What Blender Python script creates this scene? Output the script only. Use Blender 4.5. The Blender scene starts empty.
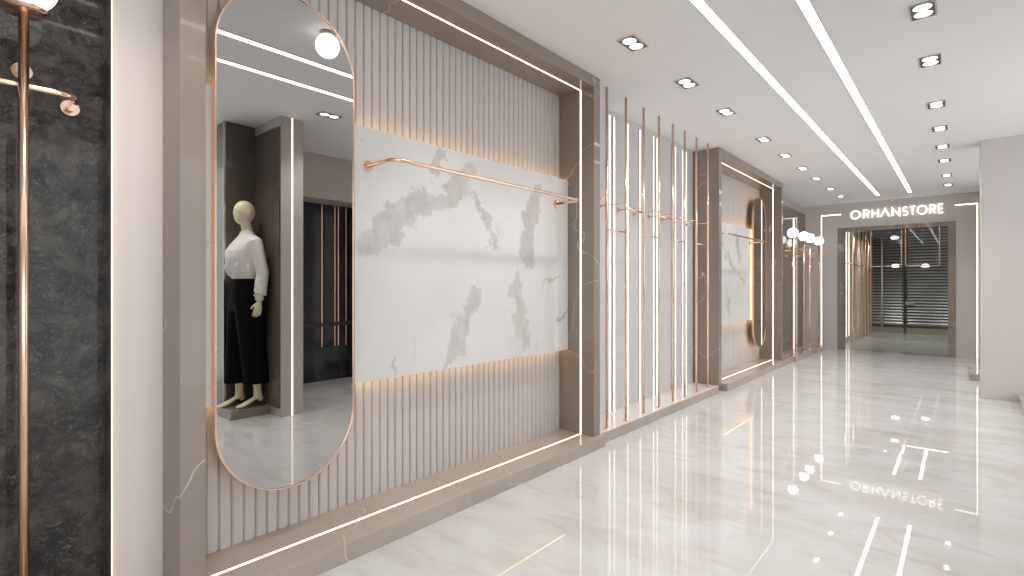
import bpy, bmesh, math, random
from mathutils import Vector, Matrix
random.seed(4)
SC = bpy.context.scene
C = SC.collection
PI = math.pi

# ------------------------------------------------------------------ camera, world, exposure
EYE = 1.25
YAW = math.atan(450.6 / 512.0)
cd = bpy.data.cameras.new('camera')
cam = bpy.data.objects.new('camera', cd)
C.objects.link(cam)
cam.location = (0, 0, EYE)
cam.rotation_euler = (PI / 2, 0, YAW)
cd.sensor_width = 36.0
cd.lens = 18.0
cd.shift_y = -2.0 / 1024.0
cd.clip_start = 0.02
SC.camera = cam

W = bpy.data.worlds.new('daylight')
SC.world = W
W.use_nodes = True
bgn = W.node_tree.nodes['Background']
bgn.inputs['Color'].default_value = (0.95, 0.975, 1.0, 1)
bgn.inputs['Strength'].default_value = 1.5

vs = SC.view_settings
vs.view_transform = 'Standard'
vs.look = 'None'
vs.gamma = 1.0
vs.use_curve_mapping = False
vs.exposure = 0.49

LED_WHITE = 1.7      # thin LED profiles
LED_CEIL = 3.2       # wide ceiling profiles
DOWN = 2.6           # downlight lenses
SPOT_W = 29.0        # watts per twin downlight
GLOBE = 1.7
BACKLIGHT = 6.0

# ------------------------------------------------------------------ helpers
def srgb(r, g, b):
    def f(c):
        c /= 255.0
        return c / 12.92 if c <= 0.04045 else ((c + 0.055) / 1.055) ** 2.4
    return (f(r), f(g), f(b), 1.0)

def newmat(name):
    m = bpy.data.materials.new(name)
    m.use_nodes = True
    nt = m.node_tree
    b = nt.nodes['Principled BSDF']
    return m, nt, b

def simple(name, col, rough=0.5, metal=0.0, spec=0.5, noise=0.0, nscale=8.0, bump=0.0, bscale=40.0):
    m, nt, b = newmat(name)
    b.inputs['Roughness'].default_value = rough
    b.inputs['Metallic'].default_value = metal
    b.inputs['Specular IOR Level'].default_value = spec
    tc = nt.nodes.new('ShaderNodeTexCoord')
    n = nt.nodes.new('ShaderNodeTexNoise')
    n.inputs['Scale'].default_value = nscale
    n.inputs['Detail'].default_value = 5
    nt.links.new(tc.outputs['Object'], n.inputs['Vector'])
    mx = nt.nodes.new('ShaderNodeMix')
    mx.data_type = 'RGBA'
    k = 1.0 - noise
    mx.inputs['A'].default_value = (col[0] * k, col[1] * k, col[2] * k, 1)
    k = 1.0 + noise
    mx.inputs['B'].default_value = (min(1, col[0] * k), min(1, col[1] * k), min(1, col[2] * k), 1)
    nt.links.new(n.outputs['Fac'], mx.inputs['Factor'])
    nt.links.new(mx.outputs['Result'], b.inputs['Base Color'])
    if bump:
        n2 = nt.nodes.new('ShaderNodeTexNoise')
        n2.inputs['Scale'].default_value = bscale
        nt.links.new(tc.outputs['Object'], n2.inputs['Vector'])
        bp = nt.nodes.new('ShaderNodeBump')
        bp.inputs['Strength'].default_value = bump
        bp.inputs['Distance'].default_value = 0.002
        nt.links.new(n2.outputs['Fac'], bp.inputs['Height'])
        nt.links.new(bp.outputs['Normal'], b.inputs['Normal'])
    return m

def emis(name, col, strength):
    m, nt, b = newmat(name)
    b.inputs['Base Color'].default_value = (0.8, 0.8, 0.8, 1)
    b.inputs['Emission Color'].default_value = (*col, 1)
    b.inputs['Emission Strength'].default_value = strength
    return m

def ramp(nt, stops):
    r = nt.nodes.new('ShaderNodeValToRGB')
    e = r.color_ramp.elements
    e[0].position, e[0].color = stops[0]
    e[1].position, e[1].color = stops[1]
    for p, c in stops[2:]:
        x = e.new(p)
        x.color = c
    return r

def math_node(nt, op, a, b=None, clamp=False):
    n = nt.nodes.new('ShaderNodeMath')
    n.operation = op
    n.use_clamp = clamp
    for i, v in enumerate((a, b)):
        if v is None:
            continue
        if isinstance(v, (int, float)):
            n.inputs[i].default_value = v
        else:
            nt.links.new(v, n.inputs[i])
    return n.outputs[0]

# ------------------------------------------------------------------ materials
M = {}
M['ceiling'] = simple('ceiling_paint', srgb(236, 235, 236), 0.7, noise=0.01)
M['wall'] = simple('wall_paint', srgb(205, 200, 197), 0.55, noise=0.015, nscale=3)
M['wall_white'] = simple('white_satin_wall', srgb(206, 204, 204), 0.45, noise=0.015, nscale=3)
M['wall_grey'] = simple('grey_wall', srgb(190, 184, 180), 0.4, noise=0.015)
M['panel_paint'] = simple('warm_white_panel_paint', srgb(232, 223, 217), 0.4, noise=0.01)
M['flute'] = simple('fluted_panel_paint', srgb(198, 193, 190), 0.42, noise=0.02, nscale=6)
M['white_stone'] = simple('pale_stone', srgb(216, 210, 206), 0.12, noise=0.03, nscale=5)
M['copper'] = simple('rose_gold', (0.95, 0.68, 0.52, 1), 0.18, metal=1.0, noise=0.02)
M['steel'] = simple('brushed_steel', (0.55, 0.52, 0.48, 1), 0.3, metal=1.0, noise=0.04)
M['black'] = simple('black_plastic', (0.02, 0.019, 0.018, 1), 0.35)
M['mirror'] = simple('mirror_glass', (0.61, 0.60, 0.595, 1), 0.0, metal=1.0)
M['led'] = emis('led_white', (1.0, 0.89, 0.68), LED_WHITE)
M['led_wall'] = emis('led_wall_white', (1.0, 0.96, 0.88), 1.25)
M['led_shop_wall'] = emis('led_shop_wall_white', (1.0, 0.93, 0.84), 1.1)
M['led_ceiling'] = emis('led_ceiling_white', (1.0, 0.985, 0.97), LED_CEIL)
M['led_warm'] = emis('led_amber', (1.0, 0.62, 0.27), BACKLIGHT)
M['led_mirror'] = emis('led_mirror_amber', (1.0, 0.5, 0.12), 7.0)
M['led_mirror_soft'] = emis('led_mirror_soft_amber', (1.0, 0.5, 0.12), 1.2)
M['led_side'] = emis('led_side_warm', (1.0, 0.80, 0.52), 1.5)
M['down'] = emis('downlight_lens', (1.0, 0.96, 0.91), DOWN)
M['globe'] = emis('globe_opal', (1.0, 0.97, 0.93), GLOBE)
M['letters'] = emis('letter_face', (1.0, 0.95, 0.89), 0.95)
M['led_store'] = emis('led_store_white', (1.0, 0.9, 0.78), 5.0)
M['dark_box'] = simple('dark_taupe_gloss', srgb(100, 91, 84), 0.07, noise=0.12, nscale=2)
M['dark_glass'] = simple('dark_tinted_panel', srgb(34, 35, 38), 0.06, noise=0.2, nscale=2)
M['slat'] = simple('dark_louvre', srgb(128, 130, 134), 0.3, metal=0.2, noise=0.35, nscale=2.2)
M['dark_ceiling'] = simple('dark_ceiling_paint', srgb(56, 52, 50), 0.4)
M['store_floor'] = simple('grey_green_floor', srgb(150, 153, 149), 0.2, noise=0.08, nscale=1.3)
M['skin'] = simple('mannequin_plastic', srgb(238, 229, 192), 0.35)
M['blouse'] = simple('white_blouse_cloth', srgb(232, 229, 226), 0.8, noise=0.02, bump=0.35, bscale=60)
M['trousers'] = simple('black_trouser_cloth', srgb(9, 9, 12), 0.9, spec=0.15, bump=0.3, bscale=50)

def stone(name, c0, c1):
    m, nt, b = newmat(name)
    tc = nt.nodes.new('ShaderNodeTexCoord')
    n = nt.nodes.new('ShaderNodeTexNoise')
    n.inputs['Scale'].default_value = 1.6
    n.inputs['Detail'].default_value = 8
    nt.links.new(tc.outputs['Object'], n.inputs['Vector'])
    r = ramp(nt, [(0.3, c0), (0.7, c1)])
    nt.links.new(n.outputs['Fac'], r.inputs['Fac'])
    # sparse pale hairline veins
    mp = nt.nodes.new('ShaderNodeMapping')
    mp.inputs['Rotation'].default_value = (0.35, 0.1, 0.2)
    nt.links.new(tc.outputs['Object'], mp.inputs['Vector'])
    n2 = nt.nodes.new('ShaderNodeTexNoise')
    n2.inputs['Scale'].default_value = 1.2
    n2.inputs['Detail'].default_value = 3
    nt.links.new(mp.outputs['Vector'], n2.inputs['Vector'])
    d = math_node(nt, 'SUBTRACT', n2.outputs['Fac'], 0.5)
    d = math_node(nt, 'ABSOLUTE', d)
    v = math_node(nt, 'LESS_THAN', d, 0.0018)
    n3 = nt.nodes.new('ShaderNodeTexNoise')
    n3.inputs['Scale'].default_value = 0.9
    nt.links.new(tc.outputs['Object'], n3.inputs['Vector'])
    g = math_node(nt, 'GREATER_THAN', n3.outputs['Fac'], 0.42)
    v = math_node(nt, 'MULTIPLY', v, g)
    v = math_node(nt, 'MULTIPLY', v, 0.55)
    mx = nt.nodes.new('ShaderNodeMix')
    mx.data_type = 'RGBA'
    nt.links.new(v, mx.inputs['Factor'])
    nt.links.new(r.outputs['Color'], mx.inputs['A'])
    mx.inputs['B'].default_value = srgb(214, 204, 192)
    nt.links.new(mx.outputs['Result'], b.inputs['Base Color'])
    b.inputs['Roughness'].default_value = 0.06
    return m
M['stone'] = stone('taupe_polished_stone', srgb(138, 127, 117), srgb(152, 141, 131))
M['stone_pale'] = stone('pale_taupe_polished_stone', srgb(166, 156, 147), srgb(178, 168, 159))

def floor_mat():
    m, nt, b = newmat('polished_cream_marble_floor')
    tc = nt.nodes.new('ShaderNodeTexCoord')
    mp = nt.nodes.new('ShaderNodeMapping')
    mp.inputs['Rotation'].default_value = (0, 0, math.radians(24))
    mp.inputs['Scale'].default_value = (0.75, 1.6, 1)
    nt.links.new(tc.outputs['Object'], mp.inputs['Vector'])
    n = nt.nodes.new('ShaderNodeTexNoise')
    n.inputs['Scale'].default_value = 1.3
    n.inputs['Detail'].default_value = 7
    n.inputs['Roughness'].default_value = 0.58
    n.inputs['Distortion'].default_value = 1.1
    nt.links.new(mp.outputs['Vector'], n.inputs['Vector'])
    r = ramp(nt, [(0.30, srgb(192, 189, 186)), (0.45, srgb(200, 199, 198)), (0.58, srgb(205, 206, 207)), (0.75, srgb(206, 207, 209))])
    nt.links.new(n.outputs['Fac'], r.inputs['Fac'])
    n2 = nt.nodes.new('ShaderNodeTexNoise')
    n2.inputs['Scale'].default_value = 3.2
    n2.inputs['Detail'].default_value = 8
    n2.inputs['Distortion'].default_value = 1.5
    nt.links.new(mp.outputs['Vector'], n2.inputs['Vector'])
    r2 = ramp(nt, [(0.33, srgb(230, 217, 207)), (0.48, (1, 1, 1, 1))])
    nt.links.new(n2.outputs['Fac'], r2.inputs['Fac'])
    mx = nt.nodes.new('ShaderNodeMix')
    mx.data_type = 'RGBA'
    mx.blend_type = 'MULTIPLY'
    mx.inputs['Factor'].default_value = 0.4
    nt.links.new(r.outputs['Color'], mx.inputs['A'])
    nt.links.new(r2.outputs['Color'], mx.inputs['B'])
    nt.links.new(mx.outputs['Result'], b.inputs['Base Color'])
    b.inputs['Roughness'].default_value = 0.012
    b.inputs['IOR'].default_value = 1.52
    return m
M['floor'] = floor_mat()

def marble(name, blobs, x0):
    """white marble slab; blobs = (y0,z0,y1,z1,halfwidth) soft grey-beige clouds, object coordinates in metres"""
    m, nt, b = newmat(name)
    tc = nt.nodes.new('ShaderNodeTexCoord')
    nz = nt.nodes.new('ShaderNodeTexNoise')
    nz.inputs['Scale'].default_value = 7.5
    nz.inputs['Detail'].default_value = 7
    nz.inputs['Roughness'].default_value = 0.62
    nt.links.new(tc.outputs['Object'], nz.inputs['Vector'])
    sub = nt.nodes.new('ShaderNodeVectorMath')
    sub.operation = 'SUBTRACT'
    nt.links.new(nz.outputs['Color'], sub.inputs[0])
    sub.inputs[1].default_value = (0.5, 0.5, 0.5)
    sc = nt.nodes.new('ShaderNodeVectorMath')
    sc.operation = 'SCALE'
    sc.inputs['Scale'].default_value = 0.34
    nt.links.new(sub.outputs['Vector'], sc.inputs[0])
    add = nt.nodes.new('ShaderNodeVectorMath')
    add.operation = 'ADD'
    nt.links.new(tc.outputs['Object'], add.inputs[0])
    nt.links.new(sc.outputs['Vector'], add.inputs[1])
    flat = nt.nodes.new('ShaderNodeVectorMath')
    flat.operation = 'MULTIPLY'
    flat.inputs[1].default_value = (0, 1, 1)
    nt.links.new(add.outputs['Vector'], flat.inputs[0])
    acc = None
    for (y0, z0, y1, z1, w) in blobs:
        w *= 0.62
        L = math.hypot(y1 - y0, z1 - z0) / 2 + w
        ang = math.atan2(z1 - z0, y1 - y0)
        mp = nt.nodes.new('ShaderNodeMapping')
        mp.vector_type = 'TEXTURE'
        mp.inputs['Location'].default_value = (0, (y0 + y1) / 2, (z0 + z1) / 2)
        mp.inputs['Rotation'].default_value = (ang, 0, 0)
        mp.inputs['Scale'].default_value = (1, L, w)
        nt.links.new(flat.outputs['Vector'], mp.inputs['Vector'])
        g = nt.nodes.new('ShaderNodeTexGradient')
        g.gradient_type = 'SPHERICAL'
        nt.links.new(mp.outputs['Vector'], g.inputs['Vector'])
        acc = g.outputs['Fac'] if acc is None else math_node(nt, 'MAXIMUM', acc, g.outputs['Fac'])
    r = ramp(nt, [(0.02, (0, 0, 0, 1)), (0.14, (0.75, 0.75, 0.75, 1)), (0.7, (1, 1, 1, 1))])
    nt.links.new(acc, r.inputs['Fac'])
    # a few hairlines
    n4 = nt.nodes.new('ShaderNodeTexNoise')
    n4.inputs['Scale'].default_value = 1.1
    n4.inputs['Detail'].default_value = 6
    nt.links.new(tc.outputs['Object'], n4.inputs['Vector'])
    d = math_node(nt, 'ABSOLUTE', math_node(nt, 'SUBTRACT', n4.outputs['Fac'], 0.5))
    hl = math_node(nt, 'LESS_THAN', d, 0.0022)
    n5 = nt.nodes.new('ShaderNodeTexNoise')
    n5.inputs['Scale'].default_value = 3.1
    nt.links.new(tc.outputs['Object'], n5.inputs['Vector'])
    hl = math_node(nt, 'MULTIPLY', hl, math_node(nt, 'GREATER_THAN', n5.outputs['Fac'], 0.54))
    hl = math_node(nt, 'MULTIPLY', hl, 0.45)
    fac = math_node(nt, 'MAXIMUM', r.outputs['Color'], hl, True)
    big = nt.nodes.new('ShaderNodeTexNoise')
    big.inputs['Scale'].default_value = 1.2
    nt.links.new(tc.outputs['Object'], big.inputs['Vector'])
    base = ramp(nt, [(0.35, srgb(212, 210, 208)), (0.65, srgb(222, 221, 220))])
    nt.links.new(big.outputs['Fac'], base.inputs['Fac'])
    cl = nt.nodes.new('ShaderNodeTexNoise')
    cl.inputs['Scale'].default_value = 14
    cl.inputs['Detail'].default_value = 6
    nt.links.new(tc.outputs['Object'], cl.inputs['Vector'])
    cloud = ramp(nt, [(0.3, srgb(184, 179, 176)), (0.7, srgb(202, 198, 195))])
    nt.links.new(cl.outputs['Fac'], cloud.inputs['Fac'])
    mx = nt.nodes.new('ShaderNodeMix')
    mx.data_type = 'RGBA'
    nt.links.new(fac, mx.inputs['Factor'])
    nt.links.new(base.outputs['Color'], mx.inputs['A'])
    nt.links.new(cloud.outputs['Color'], mx.inputs['B'])
    nt.links.new(mx.outputs['Result'], b.inputs['Base Color'])
    b.inputs['Roughness'].default_value = 0.16
    return m

def plaster(name, rough):
    m, nt, b = newmat(name)
    tc = nt.nodes.new('ShaderNodeTexCoord')
    def noise(scale, detail, rgh, dist, vec, w=None):
        n = nt.nodes.new('ShaderNodeTexNoise')
        n.inputs['Scale'].default_value = scale
        n.inputs['Detail'].default_value = detail
        n.inputs['Roughness'].default_value = rgh
        n.inputs['Distortion'].default_value = dist
        nt.links.new(vec, n.inputs['Vector'])
        return n
    mp = nt.nodes.new('ShaderNodeMapping')
    mp.inputs['Rotation'].default_value = (math.radians(-25), 0, 0)
    mp.inputs['Scale'].default_value = (1, 1.0, 1.1)
    nt.links.new(tc.outputs['Object'], mp.inputs['Vector'])
    cloud = noise(6.0, 8, 0.62, 0.6, mp.outputs['Vector'])
    # trowel chips: stepped, warped noise
    warp = nt.nodes.new('ShaderNodeVectorMath')
    warp.operation = 'ADD'
    sc = nt.nodes.new('ShaderNodeVectorMath')
    sc.operation = 'SCALE'
    sc.inputs['Scale'].default_value = 0.25
    nt.links.new(cloud.outputs['Color'], sc.inputs[0])
    nt.links.new(mp.outputs['Vector'], warp.inputs[0])
    nt.links.new(sc.outputs['Vector'], warp.inputs[1])
    chip = noise(17.0, 4, 0.5, 0.3, warp.outputs['Vector'])
    step = math_node(nt, 'SNAP', chip.outputs['Fac'], 0.07)
    fine = noise(60.0, 10, 0.75, 0.4, warp.outputs['Vector'])
    mask = math_node(nt, 'MULTIPLY', math_node(nt, 'SUBTRACT', cloud.outputs['Fac'], 0.42, True), 5.0, True)
    h = math_node(nt, 'MULTIPLY', step, 1.6)
    h = math_node(nt, 'ADD', h, math_node(nt, 'MULTIPLY', chip.outputs['Fac'], 0.8))
    h = math_node(nt, 'ADD', h, math_node(nt, 'MULTIPLY', math_node(nt, 'MULTIPLY', fine.outputs['Fac'], mask), 0.45))
    r = ramp(nt, [(0.40, srgb(32, 29, 27)), (0.48, srgb(72, 68, 64)), (0.58, srgb(122, 117, 111))])
    s = math_node(nt, 'ADD', math_node(nt, 'MULTIPLY', cloud.outputs['Fac'], 0.72), math_node(nt, 'MULTIPLY', chip.outputs['Fac'], 0.28))
    nt.links.new(s, r.inputs['Fac'])
    # highlights on trowel ridges painted in as pale lines, and gritty torn patches
    fr = math_node(nt, 'FRACT', math_node(nt, 'MULTIPLY', chip.outputs['Fac'], 11.0))
    edge = math_node(nt, 'LESS_THAN', fr, 0.13)
    brk = noise(26.0, 6, 0.7, 0.2, warp.outputs['Vector'])
    edge = math_node(nt, 'MULTIPLY', edge, math_node(nt, 'GREATER_THAN', brk.outputs['Fac'], 0.50))
    edge = math_node(nt, 'MULTIPLY', edge, 0.6)
    grit = math_node(nt, 'MULTIPLY', math_node(nt, 'GREATER_THAN', fine.outputs['Fac'], 0.56), mask)
    grit = math_node(nt, 'MULTIPLY', grit, 0.20)
    pit = math_node(nt, 'MULTIPLY', math_node(nt, 'LESS_THAN', fine.outputs['Fac'], 0.43), 0.45)
    m1 = nt.nodes.new('ShaderNodeMix')
    m1.data_type = 'RGBA'
    nt.links.new(math_node(nt, 'MAXIMUM', edge, grit), m1.inputs['Factor'])
    nt.links.new(r.outputs['Color'], m1.inputs['A'])
    m1.inputs['B'].default_value = srgb(176, 170, 162)
    m2 = nt.nodes.new('ShaderNodeMix')
    m2.data_type = 'RGBA'
    nt.links.new(pit, m2.inputs['Factor'])
    nt.links.new(m1.outputs['Result'], m2.inputs['A'])
    m2.inputs['B'].default_value = srgb(24, 21, 20)
    nt.links.new(m2.outputs['Result'], b.inputs['Base Color'])
    bp = nt.nodes.new('ShaderNodeBump')
    bp.inputs['Strength'].default_value = 1.0
    bp.inputs['Distance'].default_value = 0.06
    nt.links.new(h, bp.inputs['Height'])
    nt.links.new(bp.outputs['Normal'], b.inputs['Normal'])
    b.inputs['Roughness'].default_value = rough
    b.inputs['Coat Weight'].default_value = 0.5
    b.inputs['Coat Roughness'].default_value = 0.03
    return m
M['plaster_dark'] = plaster('dark_trowelled_plaster', 0.34)

def glass():
    m = bpy.data.materials.new('clear_glass')
    m.use_nodes = True
    nt = m.node_tree
    nt.nodes.clear()
    o = nt.nodes.new('ShaderNodeOutputMaterial')
    t = nt.nodes.new('ShaderNodeBsdfTransparent')
    t.inputs['Color'].default_value = (0.93, 0.95, 0.94, 1)
    g = nt.nodes.new('ShaderNodeBsdfGlossy')
    g.inputs['Roughness'].default_value = 0.0
    fr = nt.nodes.new('ShaderNodeFresnel')
    fr.inputs['IOR'].default_value = 1.5
    mx = nt.nodes.new('ShaderNodeMixShader')
    nt.links.new(fr.outputs[0], mx.inputs[0])
    nt.links.new(t.outputs[0], mx.inputs[1])
    nt.links.new(g.outputs[0], mx.inputs[2])
    nt.links.new(mx.outputs[0], o.inputs[0])
    return m
M['glass'] = glass()

# ------------------------------------------------------------------ geometry helpers
def box(bm, x0, x1, y0, y1, z0, z1):
    if x0 > x1: x0, x1 = x1, x0
    if y0 > y1: y0, y1 = y1, y0
    if z0 > z1: z0, z1 = z1, z0
    v = [bm.verts.new(p) for p in ((x0, y0, z0), (x1, y0, z0), (x1, y1, z0), (x0, y1, z0),
                                   (x0, y0, z1), (x1, y0, z1), (x1, y1, z1), (x0, y1, z1))]
    for f in ((0, 3, 2, 1), (4, 5, 6, 7), (0, 1, 5, 4), (1, 2, 6, 5), (2, 3, 7, 6), (3, 0, 4, 7)):
        bm.faces.new([v[i] for i in f])
    return bm

def boxes(*bs):
    bm = bmesh.new()
    for b in bs:
        box(bm, *b)
    return bm

def tube(bm, pts, r, seg=16, closed=False, caps=True):
    """round tube through pts (parallel-transport frames)"""
    pts = [Vector(p) for p in pts]
    n = len(pts)
    tang = []
    for i in range(n):
        if closed:
            d = pts[(i + 1) % n] - pts[(i - 1) % n]
        else:
            d = pts[min(i + 1, n - 1)] - pts[max(i - 1, 0)]
        tang.append(d.normalized())
    ref = Vector((0, 0, 1)) if abs(tang[0].z) < 0.9 else Vector((1, 0, 0))
    u = tang[0].cross(ref).normalized()
    rings = []
    for i in range(n):
        t = tang[i]
        u = (u - t * u.dot(t)).normalized()
        w = t.cross(u)
        rr = r[i] if isinstance(r, (list, tuple)) else r
        rings.append([bm.verts.new(pts[i] + u * (math.cos(2 * PI * k / seg) * rr) + w * (math.sin(2 * PI * k / seg) * rr)) for k in range(seg)])
    m = n if closed else n - 1
    for i in range(m):
        a, b = rings[i], rings[(i + 1) % n]
        for k in range(seg):
            f = bm.faces.new((a[k], a[(k + 1) % seg], b[(k + 1) % seg], b[k]))
            f.smooth = True
    if not closed and caps:
        bm.faces.new(rings[0][::-1])
        bm.faces.new(rings[-1])
    return bm

def lathe(bm, cx, cy, prof, seg=28):
    """prof = [(r,z)...] about the vertical axis"""
    rings = []
    for r, z in prof:
        if r < 1e-6:
            rings.append([bm.verts.new((cx, cy, z))])
        else:
            rings.append([bm.verts.new((cx + math.cos(2 * PI * k / seg) * r, cy + math.sin(2 * PI * k / seg) * r, z)) for k in range(seg)])
    for a, b in zip(rings, rings[1:]):
        for k in range(seg):
            k2 = (k + 1) % seg
            if len(a) == 1 and len(b) == 1: continue
            if len(a) == 1: f = bm.faces.new((a[0], b[k2], b[k]))
            elif len(b) == 1: f = bm.faces.new((a[k], a[k2], b[0]))
            else: f = bm.faces.new((a[k], a[k2], b[k2], b[k]))
            f.smooth = True
    return bm

def disc_x(bm, x0, x1, cy, cz, r, seg=28):
    """short cylinder whose axis is X"""
    return tube(bm, [(x0, cy, cz), (x1, cy, cz)], r, seg)

def sphere(bm, c, r, u=32, v=20):
    res = bmesh.ops.create_uvsphere(bm, u_segments=u, v_segments=v, radius=r, matrix=Matrix.Translation(c))
    for vv in res['verts']:
        for f in vv.link_faces:
            f.smooth = True
    return bm

def arc(p0, corner, p1, r, n=8):
    """points turning the corner with radius r (both legs straight)"""
    p0, c, p1 = Vector(p0), Vector(corner), Vector(p1)
    a = c + (p0 - c).normalized() * r
    b = c + (p1 - c).normalized() * r
    return [(a.lerp(c, t).lerp(c.lerp(b, t), t)) for t in [i / n for i in range(n + 1)]]

def origin_of(o):
    v = Vector((0, 0, 0))
    while o is not None:
        v += o.location
        o = o.parent
    return v

def obj(name, bm, mat, parent=None, bevel=0.0, at=None, smooth=None):
    off = origin_of(parent) if parent is not None else Vector(at or (0, 0, 0))
    bmesh.ops.recalc_face_normals(bm, faces=bm.faces[:])
    bmesh.ops.translate(bm, verts=bm.verts[:], vec=-off)
    me = bpy.data.meshes.new(name)
    bm.to_mesh(me)
    bm.free()
    me.materials.append(mat)
    o = bpy.data.objects.new(name, me)
    C.objects.link(o)
    if parent is not None:
        o.parent = parent
    else:
        o.location = off
    if bevel:
        md = o.modifiers.new('bevel', 'BEVEL')
        md.width = bevel
        md.segments = 2
        md.limit_method = 'ANGLE'
    return o

def thing(name, label, cat, loc, group=None):
    o = bpy.data.objects.new(name, None)
    o.empty_display_size = 0.1
    C.objects.link(o)
    o.location = loc
    o['label'] = label
    o['category'] = cat
    if group: o['group'] = group
    return o

def tag(o, label, cat, group=None):
    o['label'] = label
    o['category'] = cat
    if group: o['group'] = group
    return o

def struct(name, bm, mat, parent=None, bevel=0.0):
    o = obj(name, bm, mat, parent, bevel)
    if parent is None:
        o['kind'] = 'structure'
    return o

def dup(root, loc, label=None, group=None, lamp=None):
    r = root.copy()
    C.objects.link(r)
    r.location = loc
    if label: r['label'] = label
    if group: r['group'] = group
    for ch in list(root.children):
        c = ch.copy()
        C.objects.link(c)
        c.parent = r
        if lamp and c.type == 'LIGHT':
            c.data = lamp
        for g in ch.children:
            d = g.copy()
            C.objects.link(d)
            d.parent = c
    return r

# ------------------------------------------------------------------ main dimensions (metres)
H = 2.87            # ceiling
XL = -2.47          # left wall plane
YB = 11.87          # storefront wall plane
XF = -2.13          # front of the niche surrounds
PLAT = 0.089        # platform height
YS = -2.6           # open end behind the camera

# ------------------------------------------------------------------ room shell
struct('floor', boxes((XL - 0.1, 3.0, YS, YB + 0.0, -0.05, 0)), M['floor'])
struct('ceiling', boxes((XL - 0.1, 3.0, YS, YB + 0.12, H, H + 0.08)), M['ceiling'])
struct('wall_left', boxes((XL - 0.12, XL, YS, YB + 0.12, 0, H)), M['wall'])
DX0, DX1, DT = -1.858, -0.087, 2.39
struct('wall_back', boxes((XL, DX0, YB, YB + 0.12, 0, H), (DX1, 1.9, YB, YB + 0.12, 0, H), (DX0, DX1, YB, YB + 0.12, DT, H)), M['wall'])
struct('wall_front', boxes((XL, 3.0, YS - 0.1, YS, 0, H)), M['wall'])
# right side of the corridor
struct('wall_right', boxes((0.15, 1.9, 7.72, 8.12, 0, H)), M['wall'])
struct('trim_1', boxes((0.75, 1.9, 10.6, YB, 0, H)), M['wall'])

# white bay wall between the two niches
struct('trim_2', boxes((XL, -2.44, 3.478, 6.068, PLAT, H)), M['wall_white'])

# ------------------------------------------------------------------ display niches
FL_PITCH = 0.052
def fluted(y0, y1, z0, z1, xb, xf):
    bm = bmesh.new()
    box(bm, xb - 0.005, xb, y0, y1, z0, z1)
    n = int(round((y1 - y0) / FL_PITCH))
    p = (y1 - y0) / n
    prof = [(0.002, 0.0), (0.003, 0.5), (0.008, 0.86), (0.5 * p, 1.0), (p - 0.008, 0.86), (p - 0.003, 0.5), (p - 0.002, 0.0)]
    for i in range(n):
        pts = [(xb + (xf - xb) * h, y0 + i * p + t) for t, h in prof]
        lo = [bm.verts.new((x, y, z0)) for x, y in pts]
        hi = [bm.verts.new((x, y, z1)) for x, y in pts]
        for k in range(len(pts) - 1):
            bm.faces.new((lo[k], lo[k + 1], hi[k + 1], hi[k]))
        bm.faces.new(hi[::-1])
        bm.faces.new(lo)
    return bm

def niche(y0, y1, label, blobs, plat0, plat1):
    """y0,y1 outer faces of the surround"""
    t = thing('display_niche', label, 'display niche', (XF, (y0 + y1) / 2, 0), 'stone framed display niches along the left wall')
    jw = 0.086
    a, b = y0 + jw, y1 - jw
    top = 2.785
    bm = boxes((XL, XF, y0, a, PLAT, H), (XL, XF, b, y1, PLAT, H), (XL, XF, a, b, top, H))
    obj('surround', bm, M['stone'], t, 0.002)
    p = boxes((XL, -2.09, plat0, plat1, 0, PLAT))
    obj('platform', p, M['stone_pale'], t, 0.003)
    obj('fluted_panel', fluted(a, b, PLAT, top, -2.464, -2.450), M['flute'], t)
    mz0, mz1 = 0.742, 2.093
    obj('marble_panel', boxes((-2.392, -2.37, a + 0.002, b - 0.006, mz0, mz1)), marble('white_marble_' + t.name.replace('.', '_'), blobs, 0), t, 0.001)
    # timber battens carry the slab off the flutes
    for yy in (a + 0.25, (a + b) / 2, b - 0.3):
        obj('batten', boxes((-2.449, -2.392, yy, yy + 0.04, mz0 + 0.12, mz1 - 0.12)), M['black'], t)
    for z in (mz0 + 0.004, mz1 - 0.012):
        obj('back_light', boxes((-2.404, -2.394, a + 0.01, b - 0.01, z, z + 0.008)), M['led_warm'], t)
    w = 0.006
    xl = -2.252
    obj('light_strip', boxes((xl - w, xl + w, a, b, top - 0.002, top + 0.001)), M['led'], t)
    obj('light_strip', boxes((xl - w, xl + w, a, b, PLAT - 0.001, PLAT + 0.0015)), M['led'], t)
    obj('light_strip', boxes((xl - w, xl + w, b - 0.002, b + 0.001, PLAT, top)), M['led'], t)
    obj('light_strip', boxes((xl - w, xl + w, a - 0.001, a + 0.002, PLAT, top)), M['led'], t)
    return t, a, b

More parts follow.
